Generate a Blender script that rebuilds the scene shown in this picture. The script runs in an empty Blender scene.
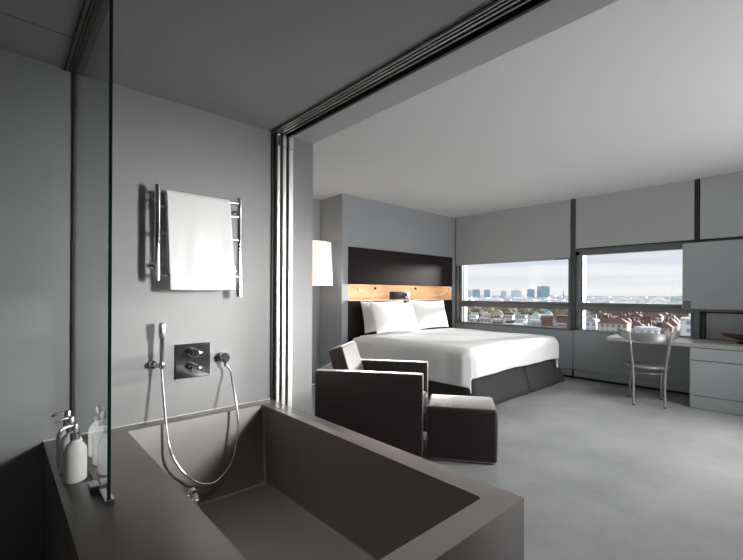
import bpy, bmesh, math, random
from mathutils import Vector, Matrix
rnd = random.Random(7)
PI = math.pi
SC = bpy.context.scene
COL = SC.collection

# ------------------------------------------------------------------ materials
def nt(name):
    m = bpy.data.materials.new(name); m.use_nodes = True
    t = m.node_tree
    return m, t, t.nodes['Principled BSDF']

def setp(b, **k):
    for key, v in k.items():
        b.inputs[key.replace('_', ' ')].default_value = v

def plain(name, col, rough=.5, metal=0., spec=.5, var=.0, vscale=3., bump=0., bscale=60., stretch=(1, 1, 1), **k):
    m, t, b = nt(name)
    c = (*col, 1)
    setp(b, Base_Color=c, Roughness=rough, Metallic=metal)
    b.inputs['Specular IOR Level'].default_value = spec
    for kk, v in k.items(): b.inputs[kk.replace('_', ' ')].default_value = v
    tc = t.nodes.new('ShaderNodeTexCoord'); mp = t.nodes.new('ShaderNodeMapping')
    t.links.new(tc.outputs['Object'], mp.inputs['Vector']); mp.inputs['Scale'].default_value = stretch
    if var > 0:
        n = t.nodes.new('ShaderNodeTexNoise'); n.inputs['Scale'].default_value = vscale; n.inputs['Detail'].default_value = 6
        t.links.new(mp.outputs['Vector'], n.inputs['Vector'])
        r = t.nodes.new('ShaderNodeValToRGB')
        r.color_ramp.elements[0].position = .3; r.color_ramp.elements[1].position = .7
        r.color_ramp.elements[0].color = (*[x*(1-var) for x in col], 1)
        r.color_ramp.elements[1].color = (*[min(1, x*(1+var)) for x in col], 1)
        t.links.new(n.outputs['Fac'], r.inputs['Fac']); t.links.new(r.outputs['Color'], b.inputs['Base Color'])
    if bump > 0:
        n2 = t.nodes.new('ShaderNodeTexNoise'); n2.inputs['Scale'].default_value = bscale; n2.inputs['Detail'].default_value = 4
        t.links.new(mp.outputs['Vector'], n2.inputs['Vector'])
        bp = t.nodes.new('ShaderNodeBump'); bp.inputs['Strength'].default_value = bump; bp.inputs['Distance'].default_value = .01
        t.links.new(n2.outputs['Fac'], bp.inputs['Height']); t.links.new(bp.outputs['Normal'], b.inputs['Normal'])
    return m

def glass_mat(name, tint, refl=1.0):
    m = bpy.data.materials.new(name); m.use_nodes = True; t = m.node_tree
    t.nodes.clear()
    o = t.nodes.new('ShaderNodeOutputMaterial'); mx = t.nodes.new('ShaderNodeMixShader')
    tr = t.nodes.new('ShaderNodeBsdfTransparent'); tr.inputs['Color'].default_value = (*tint, 1)
    gl = t.nodes.new('ShaderNodeBsdfGlossy'); gl.inputs['Roughness'].default_value = 0.0
    lw = t.nodes.new('ShaderNodeLayerWeight'); lw.inputs['Blend'].default_value = .5
    p = t.nodes.new('ShaderNodeMath'); p.operation = 'POWER'; p.inputs[1].default_value = 5
    a = t.nodes.new('ShaderNodeMath'); a.operation = 'MULTIPLY_ADD'; a.inputs[1].default_value = .96*refl; a.inputs[2].default_value = .04*refl
    t.links.new(lw.outputs['Facing'], p.inputs[0]); t.links.new(p.outputs[0], a.inputs[0])
    t.links.new(a.outputs[0], mx.inputs['Fac']); t.links.new(tr.outputs[0], mx.inputs[1]); t.links.new(gl.outputs[0], mx.inputs[2])
    t.links.new(mx.outputs[0], o.inputs['Surface'])
    return m

def emit(name, col, s):
    m, t, b = nt(name)
    setp(b, Base_Color=(*col, 1), Emission_Color=(*col, 1), Emission_Strength=s)
    return m

M = {}
M['bath_wall'] = plain('bath_wall', (.205, .21, .21), .55, var=.05, vscale=2, bump=.05, bscale=40)
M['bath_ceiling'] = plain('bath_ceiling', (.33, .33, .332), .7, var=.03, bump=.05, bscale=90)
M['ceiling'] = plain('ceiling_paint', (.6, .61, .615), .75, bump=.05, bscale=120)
M['head_wall'] = plain('head_wall', (.33, .345, .36), .6, var=.02, bump=.03, bscale=60)
M['panel'] = plain('grey_panel', (.355, .38, .39), .45, var=.03, vscale=1.5, stretch=(1, 1, 4))
M['blind'] = plain('blind_fabric', (.40, .41, .415), .85, bump=.12, bscale=400, stretch=(1, 1, 1))
M['frame'] = plain('window_frame_grey', (.15, .155, .16), .4, metal=.2)
M['frame_dark'] = plain('post_dark_grey', (.05, .052, .055), .45)
M['frame_light'] = plain('window_reveal_light', (.14, .138, .13), .5)
M['black'] = plain('black_joint', (.006, .006, .007), .6)
M['tub'] = plain('taupe_solid_surface', (.15, .134, .125), .27, spec=.65, var=.03, vscale=6, bump=.005, bscale=200)
M['seal'] = plain('pale_sealant', (.45, .43, .41), .4)
M['chrome'] = plain('chrome', (.75, .75, .77), .09, metal=1)
M['chrome_dull'] = plain('chrome_dull', (.55, .55, .56), .22, metal=1)
M['steel'] = plain('brushed_steel', (.5, .5, .5), .35, metal=1, bump=.02, bscale=150)
M['alu'] = plain('satin_aluminium', (.62, .62, .6), .38, metal=.85)
M['track_dark'] = plain('dark_track', (.045, .04, .037), .45, metal=.3)
M['track_brown'] = plain('bronze_track', (.16, .14, .13), .45, metal=.5)
M['towel'] = plain('white_terry', (.64, .64, .64), .95, bump=.5, bscale=260, Sheen_Weight=.3)
M['linen'] = plain('white_linen', (.82, .82, .82), .85, bump=.04, bscale=25)
M['skirt'] = plain('charcoal_skirt', (.045, .043, .045), .9, var=.12, vscale=40, bump=.08, bscale=300)
M['board'] = plain('dark_brown_fabric', (.024, .017, .018), .8, spec=.15, var=.1, vscale=30, bump=.06, bscale=300)
m, t, b = nt('brown_velvet'); M['sofa'] = m
b.inputs['Base Color'].default_value = (.026, .016, .017, 1); b.inputs['Roughness'].default_value = .58; b.inputs['Specular IOR Level'].default_value = .45
sh = t.nodes.new('ShaderNodeBsdfSheen'); sh.distribution = 'ASHIKHMIN'; sh.inputs['Color'].default_value = (.95, .9, .9, 1); sh.inputs['Roughness'].default_value = .3
ad = t.nodes.new('ShaderNodeAddShader'); t.links.new(b.outputs[0], ad.inputs[0]); t.links.new(sh.outputs[0], ad.inputs[1])
t.links.new(ad.outputs[0], t.nodes['Material Output'].inputs['Surface'])
n = t.nodes.new('ShaderNodeTexNoise'); n.inputs['Scale'].default_value = 350
bp = t.nodes.new('ShaderNodeBump'); bp.inputs['Strength'].default_value = .15; bp.inputs['Distance'].default_value = .01
t.links.new(n.outputs['Fac'], bp.inputs['Height']); t.links.new(bp.outputs['Normal'], b.inputs['Normal']); t.links.new(bp.outputs['Normal'], sh.inputs['Normal'])
M['maple'] = plain('maple_veneer', (.66, .52, .38), .5, var=.08, vscale=3, stretch=(1, 1, 14))
M['ceramic'] = plain('white_ceramic', (.82, .82, .81), .22, Coat_Weight=.3)
M['glass_edge'] = plain('glass_edge', (.004, .018, .017), .15)
M['screen'] = glass_mat('shower_glass', (.97, .985, .98))
M['pane'] = glass_mat('window_glass', (.97, .98, .98), .45)
M['desk'] = plain('stone_desktop', (.36, .355, .34), .3, var=.04, vscale=10)
M['chair'] = plain('silver_chair', (.3, .3, .3), .42, metal=.7)
M['chair_pad'] = plain('dark_grey_pad', (.10, .095, .095), .55)
M['plastic'] = plain('black_plastic', (.012, .012, .013), .3)
M['bowl'] = plain('dark_red_bowl', (.10, .03, .027), .35, var=.3, vscale=12)
M['led'] = emit('led_strip', (1, .8, .58), 42)
M['white'] = plain('white_plastic', (.8, .8, .78), .4)

# concrete floor with soft blotches and gloss variation
m, t, b = nt('concrete_floor'); M['floor'] = m
tc = t.nodes.new('ShaderNodeTexCoord')
n1 = t.nodes.new('ShaderNodeTexNoise'); n1.inputs['Scale'].default_value = 1.3; n1.inputs['Detail'].default_value = 9; n1.inputs['Roughness'].default_value = .62
n2 = t.nodes.new('ShaderNodeTexNoise'); n2.inputs['Scale'].default_value = 14; n2.inputs['Detail'].default_value = 5
r1 = t.nodes.new('ShaderNodeValToRGB'); r1.color_ramp.elements[0].position = .3; r1.color_ramp.elements[1].position = .72
r1.color_ramp.elements[0].color = (.235, .239, .242, 1); r1.color_ramp.elements[1].color = (.38, .385, .385, 1)
r2 = t.nodes.new('ShaderNodeMapRange'); r2.inputs['To Min'].default_value = .3; r2.inputs['To Max'].default_value = .46
t.links.new(tc.outputs['Object'], n1.inputs['Vector']); t.links.new(tc.outputs['Object'], n2.inputs['Vector'])
t.links.new(n1.outputs['Fac'], r1.inputs['Fac']); t.links.new(r1.outputs['Color'], b.inputs['Base Color'])
t.links.new(n2.outputs['Fac'], r2.inputs['Value']); t.links.new(r2.outputs['Result'], b.inputs['Roughness'])

# lamp shade of wavy-grained veneer, lit from inside
m, t, b = nt('veneer_shade'); M['shade'] = m
tc = t.nodes.new('ShaderNodeTexCoord'); mp = t.nodes.new('ShaderNodeMapping'); mp.inputs['Scale'].default_value = (1, 1, .35)
w = t.nodes.new('ShaderNodeTexWave'); w.inputs['Scale'].default_value = 9; w.inputs['Distortion'].default_value = 5; w.inputs['Detail'].default_value = 1
w.inputs['Detail Scale'].default_value = .8
r = t.nodes.new('ShaderNodeValToRGB')
r.color_ramp.elements[0].color = (.74, .62, .52, 1); r.color_ramp.elements[1].color = (.9, .86, .82, 1); r.color_ramp.elements[1].position = .45
t.links.new(tc.outputs['Object'], mp.inputs['Vector']); t.links.new(mp.outputs['Vector'], w.inputs['Vector'])
t.links.new(w.outputs['Fac'], r.inputs['Fac']); t.links.new(r.outputs['Color'], b.inputs['Base Color'])
t.links.new(r.outputs['Color'], b.inputs['Emission Color']); b.inputs['Emission Strength'].default_value = .7
setp(b, Roughness=.7)

# city
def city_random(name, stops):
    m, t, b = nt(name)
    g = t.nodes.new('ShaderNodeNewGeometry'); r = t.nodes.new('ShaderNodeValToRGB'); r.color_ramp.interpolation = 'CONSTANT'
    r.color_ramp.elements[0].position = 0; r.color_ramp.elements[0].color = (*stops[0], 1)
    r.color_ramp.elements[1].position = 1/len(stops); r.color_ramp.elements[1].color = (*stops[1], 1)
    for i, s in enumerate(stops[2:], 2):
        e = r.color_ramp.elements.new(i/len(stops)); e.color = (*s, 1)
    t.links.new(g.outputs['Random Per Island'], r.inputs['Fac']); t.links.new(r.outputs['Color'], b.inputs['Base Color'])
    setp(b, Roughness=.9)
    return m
M['far_city'] = city_random('far_city_hazed_roofs', [(.74, .76, .80), (.86, .87, .9), (.62, .64, .69), (.9, .9, .92), (.76, .69, .68), (.68, .71, .76), (.84, .82, .80), (.55, .57, .62), (.80, .74, .72), (.9, .9, .92)])  # distance haze is put into these pale bluish colours
M['city_floor'] = plain('street_level', (.40, .40, .40), .95, var=.3, vscale=.02)
def tile_mat(name, a, bcol):
    m = plain(name, a, .9, var=.25, vscale=.25)
    return m
M['terracotta'] = tile_mat('terracotta_tiles', (.17, .085, .062), 0)
M['terracotta_b'] = tile_mat('brown_tiles', (.135, .078, .06), 0)
M['pale_roof'] = plain('pale_sheet_roof', (.62, .63, .64), .7, var=.15, vscale=.15)
M['slate_roof'] = plain('slate_roof', (.28, .30, .34), .7, var=.15, vscale=.2)
M['copper'] = plain('green_copper', (.36, .60, .54), .6)
M['tower_glass'] = plain('blue_tower_glass', (.30, .45, .52), .35)
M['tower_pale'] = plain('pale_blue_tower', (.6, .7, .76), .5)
M['brick_red'] = plain('red_brown_brick', (.28, .13, .11), .9, var=.15, vscale=.2)
M['leaf'] = plain('autumn_leaves', (.20, .19, .10), .95, var=.4, vscale=.3)
M['leaf_b'] = plain('yellow_leaves', (.36, .30, .17), .95, var=.3, vscale=.3)
M['trunk'] = plain('tree_bark', (.12, .09, .07), .9)
def facade(name, wall, win, bw, bh, mort):
    m, t, b = nt(name)
    uv = t.nodes.new('ShaderNodeUVMap'); br = t.nodes.new('ShaderNodeTexBrick')
    br.offset = 0; br.inputs['Scale'].default_value = 1
    br.inputs['Brick Width'].default_value = bw; br.inputs['Row Height'].default_value = bh
    br.inputs['Mortar Size'].default_value = mort; br.inputs['Mortar Smooth'].default_value = 0
    br.inputs['Color1'].default_value = (*win, 1); br.inputs['Color2'].default_value = (*[x*1.3 for x in win], 1); br.inputs['Mortar'].default_value = (*wall, 1)
    t.links.new(uv.outputs['UV'], br.inputs['Vector']); t.links.new(br.outputs['Color'], b.inputs['Base Color'])
    setp(b, Roughness=.85)
    return m
M['fac_cream'] = facade('cream_facade', (.62, .56, .48), (.2, .2, .21), 3.2, 3.6, .85)
M['fac_pink'] = facade('pinkish_facade', (.58, .47, .42), (.2, .19, .2), 3.4, 3.7, .95)
M['fac_white'] = facade('white_facade', (.78, .78, .77), (.3, .32, .35), 3.4, 3.6, .9)
M['fac_grey'] = facade('grey_facade', (.52, .53, .55), (.2, .22, .25), 3.0, 3.5, .8)

# ------------------------------------------------------------------ mesh helpers
class MB:
    """collects shapes, builds ONE mesh object"""
    def __init__(s): s.bm = bmesh.new()
    def box(s, x0, x1, y0, y1, z0, z1, bev=0, seg=2, rot=None, mat=0):
        r = bmesh.ops.create_cube(s.bm, size=1)
        vs = r['verts']
        c = Vector(((x0+x1)/2, (y0+y1)/2, (z0+z1)/2))
        for v in vs: v.co = Vector((v.co.x*(x1-x0), v.co.y*(y1-y0), v.co.z*(z1-z0)))
        fs = list({f for v in vs for f in v.link_faces})
        for f in fs: f.material_index = mat
        if bev > 0:
            es = list({e for v in vs for e in v.link_edges})
            r = bmesh.ops.bevel(s.bm, geom=es, offset=bev, segments=seg, profile=.5, affect='EDGES')
            vs = list({v for f in r['faces'] for v in f.verts} | {v for v in vs if v.is_valid})
        for v in vs:
            if rot is not None: v.co = rot @ v.co
            v.co += c
        return vs
    def tube(s, pts, rad, n=12, cap=True, closed=False):
        pts = [Vector(p) for p in pts]
        N = len(pts)
        rad = rad if isinstance(rad, (list, tuple)) else [rad]*N
        rings = []
        prev = None
        for i, p in enumerate(pts):
            a = pts[i-1] if (i > 0 or closed) else pts[i]
            c = pts[(i+1) % N] if (i < N-1 or closed) else pts[i]
            d = (c-a).normalized()
            if prev is None:
                up = Vector((0, 0, 1)) if abs(d.z) < .9 else Vector((1, 0, 0))
                u = d.cross(up).normalized()
            else:
                u = (prev - d*prev.dot(d)).normalized()
            w = d.cross(u); prev = u
            rings.append([s.bm.verts.new(p + (u*math.cos(2*PI*k/n) + w*math.sin(2*PI*k/n))*rad[i]) for k in range(n)])
        for i in range(N if closed else N-1):
            A, B = rings[i], rings[(i+1) % N]
            for k in range(n): s.bm.faces.new((A[k], A[(k+1) % n], B[(k+1) % n], B[k]))
        if cap and not closed:
            s.bm.faces.new(list(reversed(rings[0]))); s.bm.faces.new(rings[-1])
        return s
    def lathe(s, prof, n=32, c=(0, 0, 0), axis='z', sy=1.):
        """prof: list of (r, h)"""
        c = Vector(c)
        def put(r, h, a):
            x, y = r*math.cos(a), r*math.sin(a)*sy
            v = {'z': (x, y, h), 'y': (x, h, y), 'x': (h, x, y)}[axis]
            return s.bm.verts.new(c+Vector(v))
        rings = []
        for r, h in prof:
            if r < 1e-5: rings.append([put(0, h, 0)])
            else: rings.append([put(r, h, 2*PI*k/n) for k in range(n)])
        for A, B in zip(rings, rings[1:]):
            for k in range(n):
                if len(A) == 1 and len(B) == 1: continue
                if len(A) == 1: f = (A[0], B[(k+1) % n], B[k])
                elif len(B) == 1: f = (A[k], A[(k+1) % n], B[0])
                else: f = (A[k], A[(k+1) % n], B[(k+1) % n], B[k])
                s.bm.faces.new(f)
        return s
    def poly(s, verts, faces, mat=0):
        vs = [s.bm.verts.new(v) for v in verts]
        for f in faces:
            fc = s.bm.faces.new([vs[i] for i in f]); fc.material_index = mat
        return vs
    def build(s, name, mats, parent=None, smooth=35, loc=None, rz=0):
        me = bpy.data.meshes.new(name)
        bmesh.ops.recalc_face_normals(s.bm, faces=s.bm.faces)
        s.bm.to_mesh(me); s.bm.free()
        for mm in (mats if isinstance(mats, (list, tuple)) else [mats]): me.materials.append(mm)
        if smooth:
            me.polygons.foreach_set('use_smooth', [True]*len(me.polygons))
            me.set_sharp_from_angle(angle=math.radians(smooth))
        o = bpy.data.objects.new(name, me); COL.objects.link(o)
        if loc: o.location = loc
        o.rotation_euler[2] = rz
        if parent: o.parent = parent
        return o

def tag(o, label, cat, group=None, kind=None):
    o['label'] = label; o['category'] = cat
    if group: o['group'] = group
    if kind: o['kind'] = kind
    return o
def thing(name, label, cat, loc=(0, 0, 0), rz=0, group=None):
    o = bpy.data.objects.new(name, None); COL.objects.link(o)
    o.location = loc; o.rotation_euler[2] = rz; o.empty_display_size = .1
    return tag(o, label, cat, group)
def struct(o, label=None, cat=None):
    o['kind'] = 'structure'
    if label: o['label'] = label
    if cat: o['category'] = cat
    return o
def box(name, mat, x0, x1, y0, y1, z0, z1, parent=None, bev=0, seg=2):
    b = MB(); b.box(x0, x1, y0, y1, z0, z1, bev, seg)
    return b.build(name, mat, parent)
def dup(root, loc, rz, label=None, group=None):
    r = root.copy(); COL.objects.link(r); r.location = loc; r.rotation_euler[2] = rz
    if label: r['label'] = label
    if group: r['group'] = group
    for ch in list(root.children):
        c = ch.copy(); COL.objects.link(c); c.parent = r
        for g in list(ch.children):
            d = g.copy(); COL.objects.link(d); d.parent = c
    return r
def smooth_path(pts, k=8):
    pts = [Vector(p) for p in pts]; out = []
    P = [pts[0]*2-pts[1]] + pts + [pts[-1]*2-pts[-2]]
    for i in range(1, len(P)-2):
        for j in range(k):
            t = j/k
            a, b, c, d = P[i-1], P[i], P[i+1], P[i+2]
            out.append(.5*((2*b)+(c-a)*t+(2*a-5*b+4*c-d)*t*t+(3*b-a-3*c+d)*t**3))
    out.append(pts[-1])
    return out

# ------------------------------------------------------------------ dimensions (metres; floor z = 0)
WX = 6.745          # room face of the window wall
HB = 2.40           # bathroom ceiling
HR = 2.846          # bedroom ceiling
YT = 2.45           # towel wall
YH = 4.87           # headboard wall
XE = 1.671          # end of towel wall / edge of dropped ceiling
YN = -3.2           # near wall, behind the camera
XB = -1.5           # far side of the bathroom

# ------------------------------------------------------------------ setting
struct(box('floor', M['floor'], XB-.2, WX+.3, YN-.2, 5.6, -.12, 0), 'polished grey concrete floor of the whole room', 'floor')
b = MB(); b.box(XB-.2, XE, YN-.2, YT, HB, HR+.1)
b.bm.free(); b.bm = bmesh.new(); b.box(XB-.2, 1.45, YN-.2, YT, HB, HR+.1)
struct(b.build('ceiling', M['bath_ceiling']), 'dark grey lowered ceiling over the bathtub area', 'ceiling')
struct(box('ceiling', plain('soffit_bounce_tint', (.5, .5, .505), .7), 1.45, XE, YN-.2, YT, HB, HR+.1), 'strip of lowered ceiling beyond the sliding door track, coloured lighter for bounced light', 'ceiling')  # lighter colour carries light bounced up from the bedroom
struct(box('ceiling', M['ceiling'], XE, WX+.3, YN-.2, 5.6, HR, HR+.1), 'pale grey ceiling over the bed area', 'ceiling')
struct(box('wall_left', M['bath_wall'], XB-.2, XE, YT, 5.6, 0, HR+.1), 'grey wall behind the bathtub carrying the towel warmer', 'wall')
# headboard wall with the lit recess
b = MB()
x0, x1, z0, z1 = 3.983, 6.626, 1.211, 1.515
b.box(3.86, x0, YH, 5.44, 0, HR); b.box(x1, WX+.1, YH, 5.44, 0, HR)
b.box(x0, x1, YH, 5.44, 0, z0); b.box(x0, x1, YH, 5.44, z1, HR); b.box(x0, x1, 5.25, 5.44, z0, z1)
bmesh.ops.remove_doubles(b.bm, verts=b.bm.verts, dist=1e-4)
struct(b.build('wall_far', M['head_wall'], smooth=0), 'light grey wall behind the headboard', 'wall')
struct(box('wall_far', M['head_wall'], XE, WX+.1, 5.44, 5.6, 0, HR), 'shaded back of the alcove behind the floor lamp', 'wall')
# near wall (behind the camera) with an added, unseen light opening, bathroom end wall
b = MB()
nx0, nx1, nz0, nz1 = 2.4, 3.3, .75, 2.15
b.box(XB, nx0, YN-.2, YN, 0, HR); b.box(nx1, WX+.1, YN-.2, YN, 0, HR); b.box(nx0, nx1, YN-.2, YN, 0, nz0); b.box(nx0, nx1, YN-.2, YN, nz1, HR)
struct(b.build('wall_near', plain('near_wall_dark', (.10, .10, .10), .6), smooth=0), 'grey wall at the near side of the room', 'wall')
struct(box('wall_entrance', plain('dark_bath_end', (.05, .05, .05), .6), XB-.2, XB, YN, YT, 0, HB), 'grey wall at the dark end of the bathroom', 'wall')

# window wall: solid pieces behind the cladding with three openings, one unseen and added for fill
OX = WX+.03
b = MB()
ops = [(-2.6, -.9), (1.10, 2.53), (2.68, 4.70)]
ZL, ZT = .77, 2.0
b.box(OX, OX+.16, YN-.2, 5.44, 0, ZL-.01)
b.box(OX, OX+.16, YN-.2, 5.44, ZT, HR)
ys = [YN-.2, -2.6, -.9, 1.06, 2.57, 2.63, 4.72, 5.44]
for i in range(0, 8, 2): b.box(OX, OX+.16, ys[i], ys[i+1], ZL-.01, ZT)
struct(b.build('wall_right', M['panel'], smooth=0), 'grey window wall', 'wall')

# parapet cladding panels below the windows
for i, (a, c, lab) in enumerate([(2.605, 4.86, 'smooth grey wall panel below the window next to the bed'),
                                 (1.02, 2.595, 'smooth grey wall panel under the desk below the right window')]):
    b = MB(); b.box(WX, OX, a, c, .137, .755, .002, 1)
    struct(b.build('trim_%d' % (i+1), M['panel']), lab, 'wall panel')
struct(box('trim_3', M['panel'], WX, OX, -3.2, 1.01, .137, .755), 'grey wall panel behind the desk drawers', 'wall panel')
b = MB()
for a, c in [(2.612, 4.86), (1.02, 2.58), (-3.2, 1.01)]: b.box(WX-.004, OX, a, c, .035, .131, .002, 1)
struct(b.build('baseboard_right', M['panel']), 'grey skirting along the window wall', 'skirting')
struct(box('trim_4', M['black'], WX+.006, OX, -3.2, 4.86, 0, .04), 'black shadow gap under the window-wall skirting', 'shadow gap')
b = MB(); b.box(WX+.005, OX, 2.583, 2.61, 0, .77); b.box(WX-.001, OX, 2.583, 2.612, .03, .131)
struct(b.build('trim_5', M['black']), 'dark vertical joint between the two parapet panels', 'joint')
# ledge under the windows
b = MB(); b.box(WX-.012, WX+.2, 2.60, 4.86, .757, .775, .003, 1)
struct(b.build('trim_6', M['frame']), 'grey window ledge beside the bed', 'ledge')
b = MB(); b.box(WX-.004, WX+.2, 1.06, 2.59, .757, .77, .003, 1)
struct(b.build('trim_7', M['panel']), 'grey window ledge above the desk', 'ledge')
# vertical post between the two windows
b = MB(); b.box(WX-.02, WX+.14, 2.565, 2.632, .77, HR, .004, 1)
struct(b.build('trim_8', M['frame_dark']), 'dark grey post between the two windows', 'post')
b = MB(); b.box(WX+.006, OX, 4.84, YH, 0, HR)
struct(b.build('trim_9', M['frame']), 'dark grey edge strip in the corner by the headboard wall', 'strip')

def window(idx, y0, y1, top, label, zt0=1.085, zt1=1.20):
    """frame ring, transom, light reveals and two panes"""
    o = MB()
    X0, X1 = WX+.01, WX+.11
    o.box(X0, X1, y0, y0+.045, ZL, top, .003, 1); o.box(X0, X1, y1-.055, y1, ZL, top, .003, 1)
    o.box(X0, X1, y0, y1, top-.055, top, .003, 1); o.box(X0, X1, y0, y1, ZL, ZL+.012)
    w = o.build('window_%d' % idx, M['frame']); struct(w, label, 'window')
    tr = MB(); tr.box(X0-.02, X1, y0, y1, zt0, zt1-.045, .004, 1); tr.box(X0, X1, y0, y1, zt1-.05, zt1-.03); tr.box(X0-.01, X1, y0, y1, zt1-.035, zt1, .004, 1)
    tr.build('transom', M['frame'], w)
    rv = MB(); rv.box(X1-.03, X1+.10, y1-.076, y1-.052, ZL, top, .003, 1)
    rv.build('reveal', M['frame_light'], w)['label'] = 'pale outer reveal'
    box('pane', M['pane'], X1-.014, X1-.006, y0+.04, y1-.05, zt1-.01, top-.05, w)
    box('pane', M['pane'], X1-.014, X1-.006, y0+.04, y1-.05, ZL+.005, zt0+.01, w)
    return w
window(1, 2.635, 4.79, 2.0, 'window beside the bed looking over the city with tall glass towers')
window(2, 1.065, 2.56, 2.0, 'window above the desk looking over red roofs')

# roller blinds
def blind(y0, y1, z0, label, bar=True):
    t_ = thing('roller_blind', label, 'blind', (WX, (y0+y1)/2, z0), 0, 'roller blinds along the window wall')
    h = (y1-y0)/2
    box('fabric', M['blind'], -.012, -.006, -h, h, .015, HR-z0-.002, t_)
    x = MB(); x.box(-.016, -.002, -h, h, 0, .016, .003, 1)
    x.build('bottom_bar', M['blind'] if bar else M['black'], t_)
    return t_
bl = blind(2.64, 4.845, 1.893, 'plain grey roller blind pulled lowest, above the window beside the bed')
x = MB(); x.box(-.024, -.016, -1.10, -.86, .0, .02, .002, 1); x.build('pull_handle', M['frame'], bl)
blind(1.072, 2.56, 2.037, 'plain grey roller blind above the window over the desk', False)
blind(-.6, 1.012, 2.037, 'plain grey roller blind at the right edge above the sliding panel', False)
b = MB(); b.box(WX+.002, WX+.02, 1.012, 1.072, 1.9, HR)
struct(b.build('trim_10', M['frame']), 'grey backing of the joint between the two right blinds', 'joint')
b = MB()
for y in (1.015, 1.036, 1.058): b.box(WX-.014, WX+.002, y, y+.011, 2.02, HR)
struct(b.build('trim_11', M['black']), 'triple black vertical line between the two right blinds', 'joint')
b = MB(); b.box(WX-.002, OX, -.6, 2.56, 2.012, 2.037)
struct(b.build('trim_12', M['frame']), 'dark rail under the right blinds', 'rail')
# sliding shutter panel and the framed bay under it
t_ = thing('shutter', 'large plain grey sliding panel covering the right part of the desk window', 'panel', (WX-.03, .3, 1.147))
x = MB(); x.box(-.03, -.005, -.9, .878, 0, .862, .003, 1); x.build('panel', M['panel'], t_)
x = MB(); x.box(-.033, -.002, .878, .886, 0, .862, .002, 1); x.build('edge_strip', M['alu'], t_)
x = MB(); x.box(-.045, -.03, .80, .868, .012, .105, .004, 1); x.build('latch', M['frame'], t_)['label'] = 'dark latch block'
b = MB(); b.box(WX-.02, WX+.04, 1.012, 1.066, .765, 1.147, .002, 1)
struct(b.build('trim_13', M['frame']), 'grey post at the right end of the desk window', 'post')
b = MB(); b.box(WX-.035, WX, -.9, 1.14, 1.118, 1.146)
struct(b.build('trim_14', M['frame']), 'grey guide rail under the sliding panel', 'rail')
t_ = thing('framed_panel', 'dull grey panel in a black frame above the desk drawers', 'panel', (WX, .2, .762))
x = MB(); x.box(-.012, 0, -.9, .745, .005, .34); x.build('panel', plain('dull_panel', (.27, .265, .27), .4, var=.08, vscale=3), t_)
x = MB(); x.box(-.024, .0, .745, .765, 0, .36); x.box(-.024, 0, .785, .81, 0, .36); x.box(-.024, .0, -.9, .81, .335, .352); x.build('black_frame', M['black'], t_)

# ------------------------------------------------------------------ city outside
GZ = -38.
def polar(az, D): return D*math.cos(math.radians(az)), D*math.sin(math.radians(az))
def sx(az): return math.cos(math.radians(47.42-az))
def zof(py, az, D): return 1.32-(py-294.0)*D*sx(az)/407.17     # height that stands at this elevation
me = MB(); me.box(150, 9000, -3000, 9000, GZ-2, GZ)
tag(me.build('city_ground', M['city_floor']), 'pale ground of the city far below the windows', 'ground', kind='structure')

def boxes_mesh(name, items, mat):
    V, F = [], []
    for (x, y, w, d, z0, z1, a) in items:
        ca, sa = math.cos(a), math.sin(a); k = len(V)
        for z in (z0, z1):
            for (u, v) in ((-1, -1), (1, -1), (1, 1), (-1, 1)):
                V.append((x+(u*w*ca-v*d*sa)/2, y+(u*w*sa+v*d*ca)/2, z))
        F += [(k+3, k+2, k+1, k), (k+4, k+5, k+6, k+7)]
        for i in range(4):
            j = (i+1) % 4
            F.append((k+i, k+j, k+4+j, k+4+i))
    m_ = bpy.data.meshes.new(name); m_.from_pydata(V, [], F); m_.materials.append(mat)
    o = bpy.data.objects.new(name, m_); COL.objects.link(o)
    return o
it = []
TW = [(24.55, 2500, 2.), (26.05, 2400, 1.6), (33, 2600, 1.7), (34.1, 2700, 1.7), (31.6, 2500, 1.6), (29.45, 2900, 1.5), (27.85, 3200, 1.9), (22.2, 1900, 1.), (10.3, 1500, 3.)]
for i in range(5200):
    D = 690*math.exp(rnd.random()*2.28); az = rnd.uniform(4, 39)
    if 21 < az < 36 and D < 900: continue
    if any(abs(az-a_) < h_ and abs(D-d_) < 120 for a_, d_, h_ in TW): continue
    if D < 980 and az > 20: continue
    x, y = polar(az, D); s = 1+D/3000
    w, d = rnd.uniform(10, 30)*s, rnd.uniform(10, 26)*s
    h = rnd.uniform(9, 22)*(1.25 if rnd.random() < .08 else 1) + D*.0016
    it.append((x, y, w, d, GZ, GZ+h, rnd.choice((.2, .5, 1.0))+rnd.uniform(-.15, .15)))
tag(boxes_mesh('distant_rooftops', it, M['far_city']), 'countless rooftops of the distant city reaching to the horizon, coloured pale for haze', 'rooftops', kind='stuff')

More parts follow.
